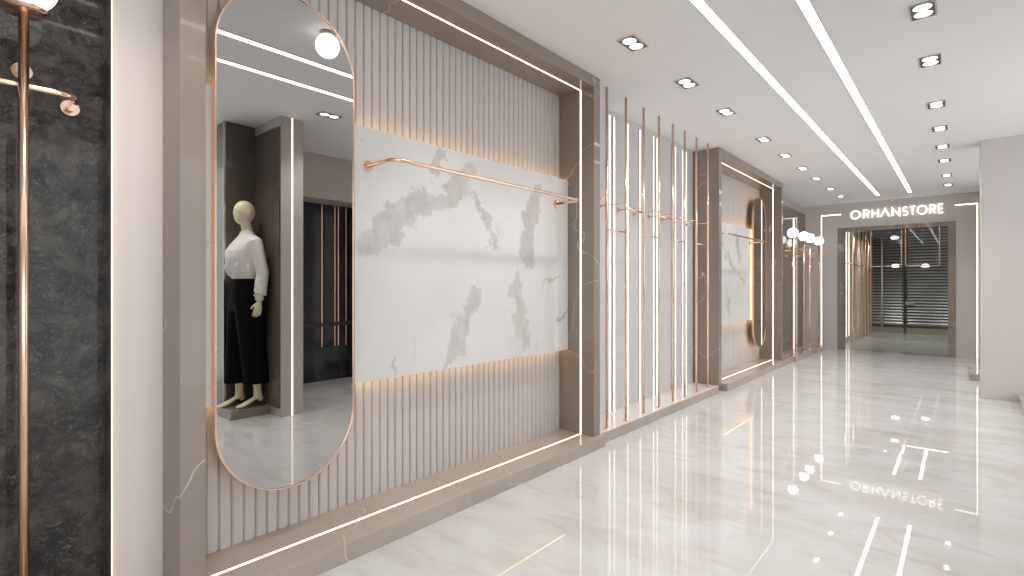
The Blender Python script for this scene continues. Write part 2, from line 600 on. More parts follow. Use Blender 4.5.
N1Y0, N1Y1 = 0.597, 3.462
N3Y0, N3Y1 = 6.075, 8.900
cy1 = (N1Y0 + N1Y1) / 2
def B(lst, cy):
    return [(y0 - cy, z0, y1 - cy, z1, w) for y0, z0, y1, z1, w in lst]
blobs1 = [(1.56, 1.47, 1.70, 1.62, 0.17), (1.72, 1.66, 2.02, 1.76, 0.15), (2.12, 1.80, 2.24, 1.98, 0.15), (2.0, 1.96, 2.04, 2.07, 0.09),
          (2.26, 1.86, 2.47, 1.62, 0.06), (2.47, 1.6, 2.54, 1.52, 0.05), (2.95, 1.95, 2.88, 1.62, 0.13), (2.84, 1.6, 2.86, 1.48, 0.15),
          (2.74, 1.32, 2.80, 0.80, 0.12), (2.34, 1.20, 2.28, 1.08, 0.12), (2.24, 1.06, 2.10, 0.78, 0.12), (3.05, 1.25, 3.28, 1.35, 0.035),
          (3.25, 1.0, 3.36, 1.04, 0.04), (1.70, 0.85, 1.68, 0.78, 0.04), (1.2, 1.3, 1.0, 0.9, 0.10)]
blobs3 = [(6.5, 1.95, 6.9, 1.75, 0.10), (7.0, 1.7, 7.35, 1.5, 0.08), (7.45, 1.95, 7.55, 1.6, 0.13), (7.0, 1.25, 7.15, 0.85, 0.09), (7.5, 1.4, 7.8, 1.3, 0.06), (6.4, 1.1, 6.5, 0.85, 0.08)]
n1, a1, b1 = niche(N1Y0, N1Y1, 'large stone framed wall niche nearest the camera with the oval mirror at its left', B(blobs1, cy1), 0.50, 3.478)
n3, a3, b3 = niche(N3Y0, N3Y1, 'farther stone framed wall niche, seen narrow beyond the row of copper poles', B(blobs3, (N3Y0 + N3Y1) / 2), 6.25, 9.42)

# ------------------------------------------------------------------ pill mirrors
def pill(cy, z0, z1, w, n=28):
    r = w / 2
    pts = []
    for k in range(n + 1):
        a = PI * k / n
        pts.append((cy + r * math.cos(a), z1 - r + r * math.sin(a)))
    for k in range(n + 1):
        a = PI + PI * k / n
        pts.append((cy + r * math.cos(a), z0 + r + r * math.sin(a)))
    return pts

def slab(bm, pts, x0, x1):
    a = [bm.verts.new((x0, y, z)) for y, z in pts]
    b = [bm.verts.new((x1, y, z)) for y, z in pts]
    bm.faces.new(a); bm.faces.new(b[::-1])
    n = len(pts)
    for k in range(n):
        bm.faces.new((a[k], a[(k + 1) % n], b[(k + 1) % n], b[k]))
    return bm

def ring(bm, po, pi_, x0, x1):
    n = len(po)
    q = [[bm.verts.new((x, y, z)) for y, z in p] for x in (x0, x1) for p in (po, pi_)]
    o0, i0, o1, i1 = q
    for k in range(n):
        j = (k + 1) % n
        bm.faces.new((o0[k], o0[j], i0[j], i0[k]))
        bm.faces.new((o1[k], o1[j], i1[j], i1[k]))
        bm.faces.new((o0[k], o0[j], o1[j], o1[k]))
        bm.faces.new((i0[k], i0[j], i1[j], i1[k]))
    return bm

def pill_mirror(y0, y1, label, halo):
    cy = (y0 + y1) / 2
    w = y1 - y0
    z0, z1 = 0.318, 2.602
    t = thing('pill_mirror', label, 'mirror', (-2.335, cy, z0), 'pill shaped wall mirrors')
    obj('mirror_glass', slab(bmesh.new(), pill(cy, z0 + .004, z1 - .004, w - .008), -2.345, -2.336), M['mirror'], t)
    obj('copper_rim', ring(bmesh.new(), pill(cy, z0, z1, w), pill(cy, z0 + .006, z1 - .006, w - .012), -2.362, -2.332), M['copper'], t)
    obj('backing', slab(bmesh.new(), pill(cy, z0 + .03, z1 - .03, w - .06), -2.3695, -2.346), M['black'], t)
    obj('halo_light', ring(bmesh.new(), pill(cy, z0 + .029, z1 - .029, w - .058), pill(cy, z0 + .031, z1 - .031, w - .062), -2.366, -2.352), halo, t)
    return t
pill_mirror(0.782, 1.432, 'tall pill shaped mirror with thin copper rim hung in the nearest niche', M['led_mirror_soft'])
pill_mirror(8.10, 8.74, 'narrow looking pill shaped mirror glowing amber at its edge in the farther niche', M['led_mirror'])

# ------------------------------------------------------------------ U shaped clothing rails in the niches
def wall_rail(y0, y1, z, xw, xr, label, group=None, r=0.0105):
    t = thing('clothing_rail', label, 'clothing rail', (xw, (y0 + y1) / 2, z), group)
    pts = [(xw + 0.004, y0, z)]
    pts += arc((xw, y0, z), (xr, y0, z), (xr, y1, z), 0.06)
    pts += arc((xr, y0, z), (xr, y1, z), (xw, y1, z), 0.06)
    pts += [(xw + 0.004, y1, z)]
    obj('rail_bar', tube(bmesh.new(), pts, r), M['copper'], t)
    for y in (y0, y1):
        obj('wall_flange', disc_x(bmesh.new(), xw, xw + 0.008, y, z, 0.028), M['copper'], t, 0.001)
    return t
G_RAIL = 'copper clothing rails fixed to the left wall'
wall_rail(1.533, 3.205, 1.887, -2.37, -2.14, 'copper U shaped clothing rail across the white marble of the nearest niche', G_RAIL)
wall_rail(6.33, 8.005, 1.887, -2.37, -2.14, 'copper U shaped clothing rail across the marble of the farther niche', G_RAIL)

# ------------------------------------------------------------------ dark plaster bay at the very left
ZP = H
t = thing('plaster_panel', 'dark grey trowelled plaster wall panel at the far left edge', 'wall panel', (-2.44, -0.55, 0))
obj('panel', boxes((XL, -2.44, -1.55, 0.432, PLAT + .001, ZP), (-2.442, -2.332, 0.4325, 0.4345, PLAT + .001, ZP)), M['plaster_dark'], t)
t = thing('backlit_panel', 'plain pale upright panel lit warm along its left edge beside dark plaster', 'wall panel', (-2.40, 0.52, 0))
obj('panel', boxes((-2.438, -2.332, 0.438, N1Y0, PLAT + .001, H)), M['panel_paint'], t, 0.001)
obj('light_strip', boxes((-2.40, -2.327, 0.4362, 0.4376, PLAT + .001, H)), M['led_side'], t)
obj('light_profile', boxes((-2.40, -2.327, 0.4348, 0.4360, PLAT + .001, H)), M['steel'], t)
tag(obj('display_platform', boxes((XL, -2.09, -1.5, 0.49, 0, PLAT)), M['stone_pale'], None, 0.003, at=(-2.28, -0.5, 0)),
    'low stone platform under the dark plaster panel at the far left', 'platform', 'low stone display platforms')

def globe_stand(x, y, zt, label, group, base_z=PLAT, r=0.085, xw=-2.44, z=1.99):
    t = thing('globe_lamp', label, 'lamp', (x, y, base_z), group)
    obj('base', lathe(bmesh.new(), x, y, [(0, base_z), (0.045, base_z), (0.045, base_z + 0.008), (0.011, base_z + 0.012), (0, base_z + 0.012)]), M['copper'], t)
    obj('pole', tube(bmesh.new(), [(x, y, base_z + 0.008), (x, y, zt)], 0.0135), M['copper'], t)
    obj('plate', lathe(bmesh.new(), x, y, [(0, zt - 0.004), (0.05, zt - 0.004), (0.062, zt + 0.008), (0.062, zt + 0.012), (0, zt + 0.012)]), M['copper'], t)
    obj('globe', sphere(bmesh.new(), (x, y, zt + 0.008 + r), r), M['globe'], t)
    # arm back to the wall
    obj('wall_bracket', tube(bmesh.new(), [(xw + 0.002, y + 0.012, z), (x, y, z)], 0.007), M['copper'], t)
    obj('wall_flange', disc_x(bmesh.new(), xw, xw + 0.008, y + 0.012, z, 0.028), M['copper'], t, 0.001)
    return t
globe_stand(-2.25, 0.197, 2.125, 'copper pole lamp with round white globe in front of the dark plaster', 'globe lamps on copper poles')
wall_rail(-1.25, 0.336, 1.896, -2.44, -2.275, 'copper clothing rail ending in a round flange on the dark plaster panel', G_RAIL)

# ------------------------------------------------------------------ bay of copper poles
pt = obj('display_platform', boxes((XL, -2.135, 3.482, 6.068, 0, PLAT - 0.004)), M['stone_pale'], None, 0.001, at=(-2.3, 4.8, 0))
obj('top_slab', boxes((XL, -2.135, 3.482, 6.068, PLAT - 0.004, PLAT)), M['white_stone'], pt)
tag(pt,
    'low pale stone platform carrying the row of ceiling high copper poles', 'platform', 'low stone display platforms')
PX = -2.178
PY = [y * 2.178 / 2.203 for y in (3.686, 4.005, 4.337, 4.653, 4.968, 5.265, 5.583, 5.917)]
ordn = ['nearest pair of ceiling high copper poles, joined by a crossbar', 'second nearest pair of ceiling high copper poles, joined by a crossbar',
        'third nearest pair of ceiling high copper poles, joined by a crossbar', 'farthest pair of ceiling high copper poles, before the dark side of the far niche']
def wall_arm(t, y, z=1.966):
    obj('wall_bracket', tube(bmesh.new(), [(-2.438, y, z), (PX, y, z)], 0.0055, 12), M['copper'], t)
    obj('wall_flange', disc_x(bmesh.new(), -2.44, -2.432, y, z, 0.022), M['copper'], t)
for i in range(4):
    ya, yb = PY[2 * i], PY[2 * i + 1]
    t = thing('pole_rack', ordn[i], 'clothing rack', (PX, (ya + yb) / 2, PLAT), 'pairs of ceiling high copper poles')
    for y in (ya, yb):
        obj('pole', tube(bmesh.new(), [(PX, y, PLAT), (PX, y, H)], 0.0105), M['copper'], t)
        obj('foot', lathe(bmesh.new(), PX, y, [(0, PLAT), (0.024, PLAT), (0.024, PLAT + 0.005), (0.012, PLAT + 0.007), (0, PLAT + 0.007)]), M['copper'], t)
        wall_arm(t, y)
    obj('crossbar', tube(bmesh.new(), [(PX, ya, 1.712), (PX, yb, 1.712)], 0.007), M['copper'], t)
for k, lab in ((1, 'short copper hanging bar linking the two nearest pole pairs'), (3, 'short copper hanging bar linking the second and third pole pairs'),
               (5, 'short copper hanging bar linking the third and farthest pole pairs')):
    o = obj('hanging_bar', tube(bmesh.new(), [(PX, PY[k] + 0.0, 1.918), (PX, PY[k + 1], 1.918)], 0.009), M['copper'], None, at=(PX, PY[k], 1.918))
    tag(o, lab, 'hanging bar', 'short hanging bars between the copper poles')
# vertical wall lights
LY = [4.12, 4.205, 4.46, 4.715, 4.80, 5.01, 5.095, 5.47, 5.555, 5.75, 5.86]
ORD = ['nearest', 'second nearest', 'third nearest', 'fourth nearest', 'fifth nearest', 'sixth nearest', 'fifth farthest', 'fourth farthest', 'third farthest', 'second farthest', 'farthest']
for k, y in enumerate(LY):
    t = thing('wall_light_strip', ORD[k] + ' of the vertical wall light strips behind the copper poles', 'light strip', (-2.44, y, PLAT), 'vertical light strips behind the copper poles')
    obj('diffuser', boxes((-2.44, -2.434, y - 0.0135, y + 0.0135, PLAT, H - 0.05)), M['led_wall'], t)
    obj('profile', boxes((-2.44, -2.432, y - 0.0160, y - 0.0135, PLAT, H - 0.048), (-2.44, -2.432, y + 0.0135, y + 0.0160, PLAT, H - 0.048)), M['steel'], t)

# ------------------------------------------------------------------ far left bay: dark plaster with globe lamps
t = thing('plaster_panel', 'dark glossy wall panel behind the far row of globe lamps', 'wall panel', (-2.36, 10.3, 0))
obj('panel', boxes((XL + 0.001, -2.36, 8.93, 11.55, PLAT + .001, 2.68)), M['dark_box'], t, 0.002)
tag(obj('display_platform', boxes((XL, -2.055, 9.43, 10.84, 0, PLAT)), M['stone_pale'], None, 0.003, at=(-2.26, 10.1, 0)),
    'low stone platform under the far row of globe lamps', 'platform', 'low stone display platforms')
tag(obj('display_platform', boxes((XL, -2.03, 10.86, 11.62, 0, PLAT)), M['stone_pale'], None, 0.003, at=(-2.24, 11.2, 0)),
    'farthest short stone platform against the sign wall', 'platform', 'low stone display platforms')
gl = ['nearest of the four far globe lamps on copper poles', 'second nearest of the four far globe lamps on copper poles',
      'third nearest of the four far globe lamps on copper poles', 'farthest of the four far globe lamps, beside the lit line on the sign wall']
for k, y in enumerate((9.48, 10.26, 10.74, 11.54)):
    globe_stand(-2.12, y, 2.04, gl[k], 'globe lamps on copper poles', r=0.084, xw=-2.36, z=1.905)
for k, (ya, yb, z) in enumerate(((9.30, 10.5, 1.83), (10.0, 11.45, 1.78))):
    wall_rail(ya, yb, z, -2.36, -2.16, ['upper copper clothing rail behind the far globe lamps', 'lower copper clothing rail behind the far globe lamps'][k], G_RAIL, 0.008)
t = thing('wall_light_strip', 'upright light strip on the dark panel behind the far globe lamps', 'light strip', (-2.36, 10.62, PLAT))
obj('diffuser', boxes((-2.36, -2.354, 10.57, 10.64, PLAT, 2.5)), M['led_wall'], t)

# ------------------------------------------------------------------ storefront
t = thing('door_frame', 'taupe stone frame around the glass shop entrance', 'door frame', ((DX0 + DX1) / 2, YB, 0))
fw = 0.105
obj('frame', boxes((DX0, DX0 + fw, YB - 0.012, YB + 0.16, 0, DT), (DX1 - fw, DX1, YB - 0.012, YB + 0.16, 0, DT), (DX0 + fw, DX1 - fw, YB - 0.012, YB + 0.16, DT - 0.08, DT)), M['stone'], t, 0.002)
ix0, ix1 = DX0 + fw, DX1 - fw
mid = (ix0 + ix1) / 2
for s, (xa, xb), lab in ((0, (ix0, mid - 0.002), 'left clear glass door leaf with a slim rod standing in for a reflected light line'), (1, (mid + 0.002, ix1), 'right clear glass door leaf under the sign')):
    t = thing('glass_door', lab, 'glass door', ((xa + xb) / 2, YB + 0.08, 0), 'glass door leaves of the shop entrance')
    obj('pane', boxes((xa, xb, YB + 0.075, YB + 0.085, 0.008, DT - 0.084)), M['glass'], t)
    obj('bottom_fitting', boxes(((xb - 0.12) if s == 0 else xa, xb if s == 0 else xa + 0.12, YB + 0.07, YB + 0.09, 0.004, 0.03)), M['steel'], t, 0.001)
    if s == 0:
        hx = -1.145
        obj('reflection_rod', tube(bmesh.new(), [(hx, YB + 0.03, 0.42), (hx, YB + 0.03, 2.14)], 0.014), M['steel'], t)  # slim rod put in for the light line reflected in the pane
        obj('rod_standoff', tube(bmesh.new(), [(hx, YB + 0.03, 0.5), (hx, YB + 0.078, 0.5)], 0.007), M['steel'], t)
        obj('rod_standoff', tube(bmesh.new(), [(hx, YB + 0.03, 2.06), (hx, YB + 0.078, 2.06)], 0.007), M['steel'], t)

# L shaped light lines on the storefront wall
def l_line(xc, xe, zt, label):
    t = thing('corner_light', label, 'light strip', (xc, YB, 0), 'L shaped light lines beside the shop entrance')
    w = 0.009
    s = 1 if xe > xc else -1
    obj('diffuser', boxes((xc - w, xc + w, YB - 0.006, YB, 0.0, zt + w), (xc + s * w, xe, YB - 0.006, YB, zt - w, zt + w)), M['led'], t)
    obj('profile', boxes((xc - w - 0.003, xc - w, YB - 0.008, YB, 0.0, zt + w), (xc + w, xc + w + 0.003, YB - 0.008, YB, 0.0, zt - w),
                         (min(xc, xe) - (0 if s < 0 else w), max(xc, xe) + (0 if s > 0 else w), YB - 0.008, YB, zt + w, zt + w + 0.003)), M['steel'], t)
l_line(-2.135, -1.80, 2.662, 'L shaped light line left of the shop sign')
l_line(0.19, -0.10, 2.668, 'L shaped light line right of the shop sign')

# sign letters
def ribbon(bm, pts, w, y0, y1, closed=False):
    n = len(pts)
    P = [Vector(p) for p in pts]
    L, R = [], []
    for i in range(n):
        if closed:
            d0 = (P[i] - P[i - 1]).normalized(); d1 = (P[(i + 1) % n] - P[i]).normalized()
        else:
            d0 = (P[i] - P[i - 1]).normalized() if i else (P[1] - P[0]).normalized()
            d1 = (P[i + 1] - P[i]).normalized() if i < n - 1 else d0
        t = (d0 + d1)
        t = t.normalized() if t.length > 1e-6 else d0
        nrm = Vector((-t.y, t.x))
        k = max(0.35, nrm.dot(Vector((-d1.y, d1.x))))
        L.append(P[i] + nrm * (w / 2 / k)); R.append(P[i] - nrm * (w / 2 / k))
    m = n if closed else n - 1
    vs_ = [[bm.verts.new((p.x, y, p.y)) for p in S] for y in (y0, y1) for S in (L, R)]
    a, b, c, d = vs_
    for i in range(m):
        j = (i + 1) % n
        for q in ((a[i], a[j], b[j], b[i]), (c[i], c[j], d[j], d[i]), (a[i], a[j], c[j], c[i]), (b[i], b[j], d[j], d[i])):
            bm.faces.new(q)
    if not closed:
        bm.faces.new((a[0], b[0], d[0], c[0])); bm.faces.new((a[-1], b[-1], d[-1], c[-1]))

def ell(cx, cy, rx, ry, a0, a1, n=24):
    return [(cx + rx * math.cos(math.radians(a0 + (a1 - a0) * k / n)), cy + ry * math.sin(math.radians(a0 + (a1 - a0) * k / n))) for k in range(n + 1)]

def letter_strokes(ch, x0, x1):
    w = x1 - x0
    if ch == 'O': return [(ell((x0 + x1) / 2, .5, w / 2, .5, 0, 360, 36)[:-1], True)]
    if ch == 'R': return [([(x0, 0), (x0, 1), (x0 + w * .55, 1)] + ell(x0 + w * .55, .72, w * .45, .28, 90, -90, 14)[1:] + [(x0, .44)], False), ([(x0 + w * .5, .44), (x1, 0)], False)]
    if ch == 'H': return [([(x0, 0), (x0, 1)], False), ([(x1, 0), (x1, 1)], False), ([(x0, .5), (x1, .5)], False)]
    if ch == 'A': return [([(x0, 0), ((x0 + x1) / 2, 1), (x1, 0)], False)]
    if ch == 'N': return [([(x0, 0), (x0, 1), (x1, 0), (x1, 1)], False)]
    if ch == 'S':
        return [(ell(x0 + w / 2, .74, w / 2, .26, 35, 270, 16) + ell(x0 + w / 2, .24, w / 2, .24, 90, -145, 16)[1:], False)]
    if ch == 'T': return [([(x0, 1), (x1, 1)], False), ([((x0 + x1) / 2, 1), ((x0 + x1) / 2, 0)], False)]
    if ch == 'E': return [([(x1, 1), (x0, 1), (x0, 0), (x1, 0)], False), ([(x0, .5), (x0 + w * .9, .5)], False)]
word = [('O', -1.645, -1.478), ('R', -1.440, -1.338), ('H', -1.300, -1.190), ('A', -1.170, -1.020), ('N', -0.995, -0.868),
        ('S', -0.836, -0.748), ('T', -0.735, -0.638), ('O', -0.625, -0.474), ('R', -0.448, -0.360), ('E', -0.330, -0.250)]
sg = thing('shop_sign', 'lit white shop sign lettering above the glass entrance', 'sign', (-0.95, YB, 2.55))
Z0, ZH = 2.555, 0.15
for ch, xa, xb in word:
    bm = bmesh.new()
    sw = 0.020
    for pts, cl in letter_strokes(ch, xa + sw / 2, xb - sw / 2):
        ribbon(bm, [(x, Z0 + z * ZH) for x, z in pts], sw, YB - 0.025, YB - 0.0005, cl)
    obj('letter_' + ch.lower(), bm, M['letters'], sg)

# ------------------------------------------------------------------ store interior beyond the glass
SX0, SX1, SY1 = -1.97, 1.0, 17.0
struct('floor_store', boxes((SX0 - 0.3, SX1, YB, SY1 + 0.3, -0.05, 0.0)), M['store_floor'])
struct('ceiling_store', boxes((SX0 - 0.3, SX1, YB + 0.12, SY1 + 0.3, H, H + 0.06)), M['dark_ceiling'])
struct('wall_store_left', boxes((SX0 - 0.12, SX0, YB + 0.12, SY1 + 0.2, 0, H)), M['wall'])
struct('wall_store_right', boxes((SX1, SX1 + 0.1, YB + 0.12, SY1 + 0.2, 0, H)), M['wall_grey'])
struct('wall_store_back', boxes((SX0 - 0.3, SX1 + 0.1, SY1 + 0.12, SY1 + 0.22, 0, H)), M['black'])
smid = -1.14
for s, (xa, xb), lab in ((0, (SX0 + 0.01, smid - 0.03), 'left dark louvred shutter at the back of the shop'), (1, (smid + 0.03, SX1 - 0.01), 'right dark louvred shutter at the back of the shop')):
    t = thing('louvred_shutter', lab, 'shutter', ((xa + xb) / 2, SY1, 0), 'dark louvred shutters at the back of the shop')
    bm = bmesh.new()
    z = 0.26
    while z < 2.80:
        v = [bm.verts.new(p) for p in ((xa, SY1, z), (xb, SY1, z), (xb, SY1 + 0.035, z + 0.05), (xa, SY1 + 0.035, z + 0.05),
                                       (xa, SY1 + 0.008, z - 0.004), (xb, SY1 + 0.008, z - 0.004), (xb, SY1 + 0.043, z + 0.046), (xa, SY1 + 0.043, z + 0.046))]
        for f in ((0, 1, 2, 3), (7, 6, 5, 4), (0, 4, 5, 1), (2, 6, 7, 3), (0, 3, 7, 4), (1, 5, 6, 2)):
            bm.faces.new([v[i] for i in f])
        z += 0.078
    obj('slats', bm, M['slat'], t)
    obj('bottom_rail', boxes((xa, xb, SY1 - 0.01, SY1 + 0.06, 0.0, 0.15), (xa, xb, SY1 - 0.02, SY1 + 0.06, 0.22, 0.25)), M['stone'], t)
    if s == 1:
        obj('lock_case', boxes((xa - 0.02, xa + 0.16, SY1 - 0.03, SY1 + 0.01, 0.76, 0.84)), M['steel'], t, 0.002)
    obj('side_post', boxes((xa, xa + 0.03, SY1 + 0.01, SY1 + 0.06, 0.25, 2.85)), M['black'], t)
    obj('side_post', boxes((xb - 0.03, xb, SY1 + 0.01, SY1 + 0.06, 0.25, 2.85)), M['black'], t)
# left inside wall: light strips and copper poles
for k, y in enumerate((12.7, 13.0, 13.3, 13.65, 14.0)):
    o = thing('wall_light_strip', ['first', 'second', 'third', 'fourth', 'fifth'][k] + ' upright light strip inside the shop, counting from the door', 'light strip', (SX0, y, 0), 'light strips on the left wall inside the shop')
    obj('diffuser', boxes((SX0, SX0 + 0.006, y - 0.04, y + 0.04, 0.1, 2.8)), M['led_shop_wall'], o)
for k, y in enumerate((13.6, 14.2, 14.8, 15.4, 16.0, 16.5)):
    t = thing('copper_pole', ['nearest', 'second', 'third', 'fourth', 'fifth', 'farthest'][k] + ' of the copper poles along the left wall inside the shop', 'pole', (SX0 + 0.14, y, 0), 'copper poles inside the shop')
    obj('pole', tube(bmesh.new(), [(SX0 + 0.14, y, 0), (SX0 + 0.14, y, H)], 0.022), M['copper'], t)
    obj('wall_bracket', tube(bmesh.new(), [(SX0, y, 1.75), (SX0 + 0.14, y, 1.75)], 0.012), M['copper'], t)
# hanging copper frames
def hanging_frame(xa, xb, y, zb, label):
    t = thing('hanging_rail', label, 'clothing rail', ((xa + xb) / 2, y, H), 'copper rails hung from the shop ceiling')
    for x in (xa, xb):
        obj('hanger_rod', tube(bmesh.new(), [(x, y, zb), (x, y, H)], 0.014), M['copper'], t)
        obj('ceiling_rose', lathe(bmesh.new(), x, y, [(0, H), (0.03, H), (0.03, H - 0.008), (0, H - 0.008)]), M['copper'], t)
    obj('rail_bar', tube(bmesh.new(), [(xa, y, zb), (xb, y, zb)], 0.014), M['copper'], t)
hanging_frame(-1.55, -1.0, 14.0, 1.69, 'left copper rail hung from the ceiling inside the shop')
hanging_frame(-0.93, -0.36, 14.0, 1.69, 'right copper rail hung from the ceiling inside the shop')
# interior ceiling lights
for k, (x, lab) in enumerate(((-1.13, 'left ceiling light line inside the shop'), (-0.68, 'right ceiling light line inside the shop'))):
    tag(obj('linear_light', boxes((x - 0.028, x + 0.028, 12.3, 16.55, H - 0.006, H)), M['led_store'], None, at=(x, 14.4, H)), lab, 'ceiling light', 'ceiling light lines inside the shop')
tag(obj('linear_light', boxes((-1.13, 0.9, 16.6, 16.66, H - 0.006, H)), M['led_store'], None, at=(-0.3, 16.6, H)), 'cross light line at the back of the shop ceiling', 'ceiling light')
for k, (x, y, z) in enumerate(((-1.13, 14.3, 1.70), (-0.62, 14.6, 1.70), (-1.20, 15.0, 2.385))):
    t = thing('pendant_light', ['left lower', 'right lower', 'upper'][k] + ' glowing pendant lamp inside the shop', 'pendant lamp', (x, y, H), 'pendant lamps inside the shop')
    obj('cord', tube(bmesh.new(), [(x, y, z + 0.04), (x, y, H)], 0.004), M['black'], t)
    obj('shade', lathe(bmesh.new(), x, y, [(0, z - 0.035), (0.06, z - 0.03), (0.085, z), (0.06, z + 0.03), (0, z + 0.045)]), M['globe'], t)

# ------------------------------------------------------------------ ceiling lights
for k, (x, lab) in enumerate(((-1.13, 'left one of the two long white light lines in the ceiling'), (-0.68, 'right one of the two long white light lines in the ceiling'))):
    t = thing('linear_light', lab, 'ceiling light', (x, 4.8, H), 'long ceiling light lines over the corridor')
    obj('diffuser', boxes((x - 0.027, x + 0.027, -1.5, 11.15, H - 0.004, H + 0.001)), M['led_ceiling'], t)
    obj('profile', boxes((x - 0.030, x - 0.027, -1.5, 11.153, H - 0.005, H), (x + 0.027, x + 0.030, -1.5, 11.153, H - 0.005, H), (x - 0.027, x + 0.027, 11.15, 11.153, H - 0.005, H)), M['wall_white'], t)

SPOT = bpy.data.lights.new('spot_beam', 'SPOT')
SPOT.energy = SPOT_W
SPOT.color = (1.0, 0.95, 0.89)
SPOT.spot_size = math.radians(104)
SPOT.spot_blend = 0.9
SPOT.shadow_soft_size = 0.045
SHOP_SPOT = SPOT.copy()
SHOP_SPOT.energy = 75.0
def downlight(x, y, label):
    t = thing('downlight', label, 'ceiling light', (x, y, H), 'twin downlights in the ceiling')
    hx, hy = 0.062, 0.103
    z = H
    bm = boxes((x - hx, x - hx + 0.007, y - hy, y + hy, z - 0.008, z), (x + hx - 0.007, x + hx, y - hy, y + hy, z - 0.008, z),
               (x - hx + 0.007, x + hx - 0.007, y - hy, y - hy + 0.007, z - 0.008, z), (x - hx + 0.007, x + hx - 0.007, y + hy - 0.007, y + hy, z - 0.008, z))
    obj('trim_frame', bm, M['steel'], t)
    obj('housing', boxes((x - hx + 0.007, x + hx - 0.007, y - hy + 0.007, y + hy - 0.007, z - 0.003, z)), M['dark_box'], t)
    for s in (-1, 1):
        yc = y + s * 0.047
        r_ = obj('lamp_ring', lathe(bmesh.new(), x, yc, [(0.0465, z - 0.003), (0.0465, z - 0.007), (0.044, z - 0.007), (0.044, z - 0.003)]), M['steel'], t)
        obj('lens', lathe(bmesh.new(), x, yc, [(0.044, z - 0.0035), (0.042, z - 0.006), (0, z - 0.0065)]), M['down'], r_)
    lp = bpy.data.objects.new('spot_beam', SPOT)
    C.objects.link(lp)
    lp.parent = t
    lp.location = (0, 0, -0.03)
    return t
names = ['nearest', 'second', 'third', 'fourth', 'fifth', 'sixth', 'seventh', 'eighth', 'ninth']
YLs = [3.095, 3.985, 4.885, 6.08, 7.0, 7.92, 8.8, 9.9, 10.85]
YRs = [3.85, 4.745, 5.925, 6.845, 7.75, 8.63, 9.81, 10.75]
d0 = None
for k, y in enumerate(YLs):
    lab = names[k] + ' twin downlight of the ceiling row left of the light lines'
    if d0 is None: d0 = downlight(-1.65, y, lab)
    else: dup(d0, (-1.65, y, H), lab)
for k, y in enumerate(YRs):
    dup(d0, (-0.175, y, H), names[k] + ' twin downlight in view in the ceiling row right of the light lines')
dup(d0, (-0.165, 2.50, H), 'twin downlight that shows only in the tall mirror')
dup(d0, (-1.65, 2.19, H), 'twin downlight just outside the top of the view, left row')
dup(d0, (-1.65, 0.42, H), 'twin downlight added to brighten the backlit panel, outside the view')  # unseen lamp added to brighten the left stone and panel
dup(d0, (-0.175, 1.28, H), 'second twin downlight added outside the view in the right row')  # unseen lamp added to light the floor reflected in the mirror
dup(d0, (-0.175, 0.35, H), 'first twin downlight added outside the view in the right row')  # added with the one above for the same floor, unseen
dup(d0, (0.45, 1.56, H), 'twin downlight added to light the mannequin and its plinth, outside the view')  # unseen lamp added to lift the dark alcove
for k, (x, y) in enumerate(((-1.5, 13.3), (-0.3, 13.3), (-1.45, 15.7), (-0.2, 15.7))):  # shop downlights added to brighten the dark interior
    dup(d0, (x, y, H), ['left front', 'right front', 'left rear', 'right rear'][k] + ' twin downlight added in the dark ceiling inside the shop', 'twin downlights added inside the shop', SHOP_SPOT)
t = thing('ceiling_globe', 'round white ceiling globe seen as a bright spot in the tall mirror', 'ceiling light', (-1.62, 1.68, H))
obj('globe', sphere(bmesh.new(), (-1.62, 1.68, H - 0.085), 0.075), M['globe'], t)
obj('mount', lathe(bmesh.new(), -1.62, 1.68, [(0, H), (0.05, H), (0.05, H - 0.02), (0, H - 0.02)]), M['steel'], t)

# ------------------------------------------------------------------ right side
tag(obj('display_platform', boxes((0.44, 1.27, 4.1, 7.70, 0, PLAT)), M['stone_pale'], None, 0.003, at=(0.85, 5.9, 0)),
    'stone platform showing only as an edge at the right border', 'platform', 'low stone display platforms')
tag(obj('display_platform', boxes((0.066, 0.75, 9.1, 9.96, 0, PLAT)), M['stone_pale'], None, 0.003, at=(0.4, 10.0, 0)),
    'low stone platform peeking out from behind the right wall', 'platform', 'low stone display platforms')
# pier with light line, tall dark case, doorway: all seen in the mirror
struct('trim_3', boxes((0.19, 1.27, 2.20, 2.42, 0, H)), M['wall_grey'])
o = thing('wall_light_strip', 'bright upright light line on the pier seen in the tall mirror', 'light strip', (0.19, 2.31, 0))
obj('diffuser', boxes((0.186, 0.190, 2.303, 2.317, 0, H)), M['led'], o)
t = thing('display_case', 'tall dark glossy block behind the mannequin in the mirror', 'display block', (1.05, 2.05, 0))
obj('body', boxes((0.765, 1.45, 1.905, 2.198, 0, H)), M['dark_box'], t, 0.003)
obj('side_panel', boxes((0.20, 0.764, 2.185, 2.1985, 0.086, 2.77)), M['dark_box'], t)
obj('corner_trim', boxes((0.755, 0.765, 1.895, 1.915, 0.086, H)), M['steel'], t)
tag(obj('plinth', boxes((0.42, 0.764, 1.84, 2.198, 0, 0.085)), M['stone'], None, 0.003, at=(0.6, 1.9, 0)), 'low stone plinth under the mannequin', 'plinth')
struct('trim_4', boxes((1.27, 1.9, 2.42, 4.0, 2.33, H)), M['wall_grey'])
t = thing('dark_partition', 'dark partition with slim gold uprights seen in the mirror', 'partition', (1.66, 3.2, 0))
obj('panel', boxes((1.66, 1.70, 2.42, 4.0, 0, 2.33)), M['dark_glass'], t)
for y in (3.06, 3.40, 3.585, 3.635, 3.75):
    obj('gold_upright', boxes((1.645, 1.66, y - 0.007, y + 0.007, 0.45, 2.33)), M['copper'], t)
obj('mid_rail', boxes((1.64, 1.66, 2.42, 4.0, 0.72, 0.77)), M['black'], t)
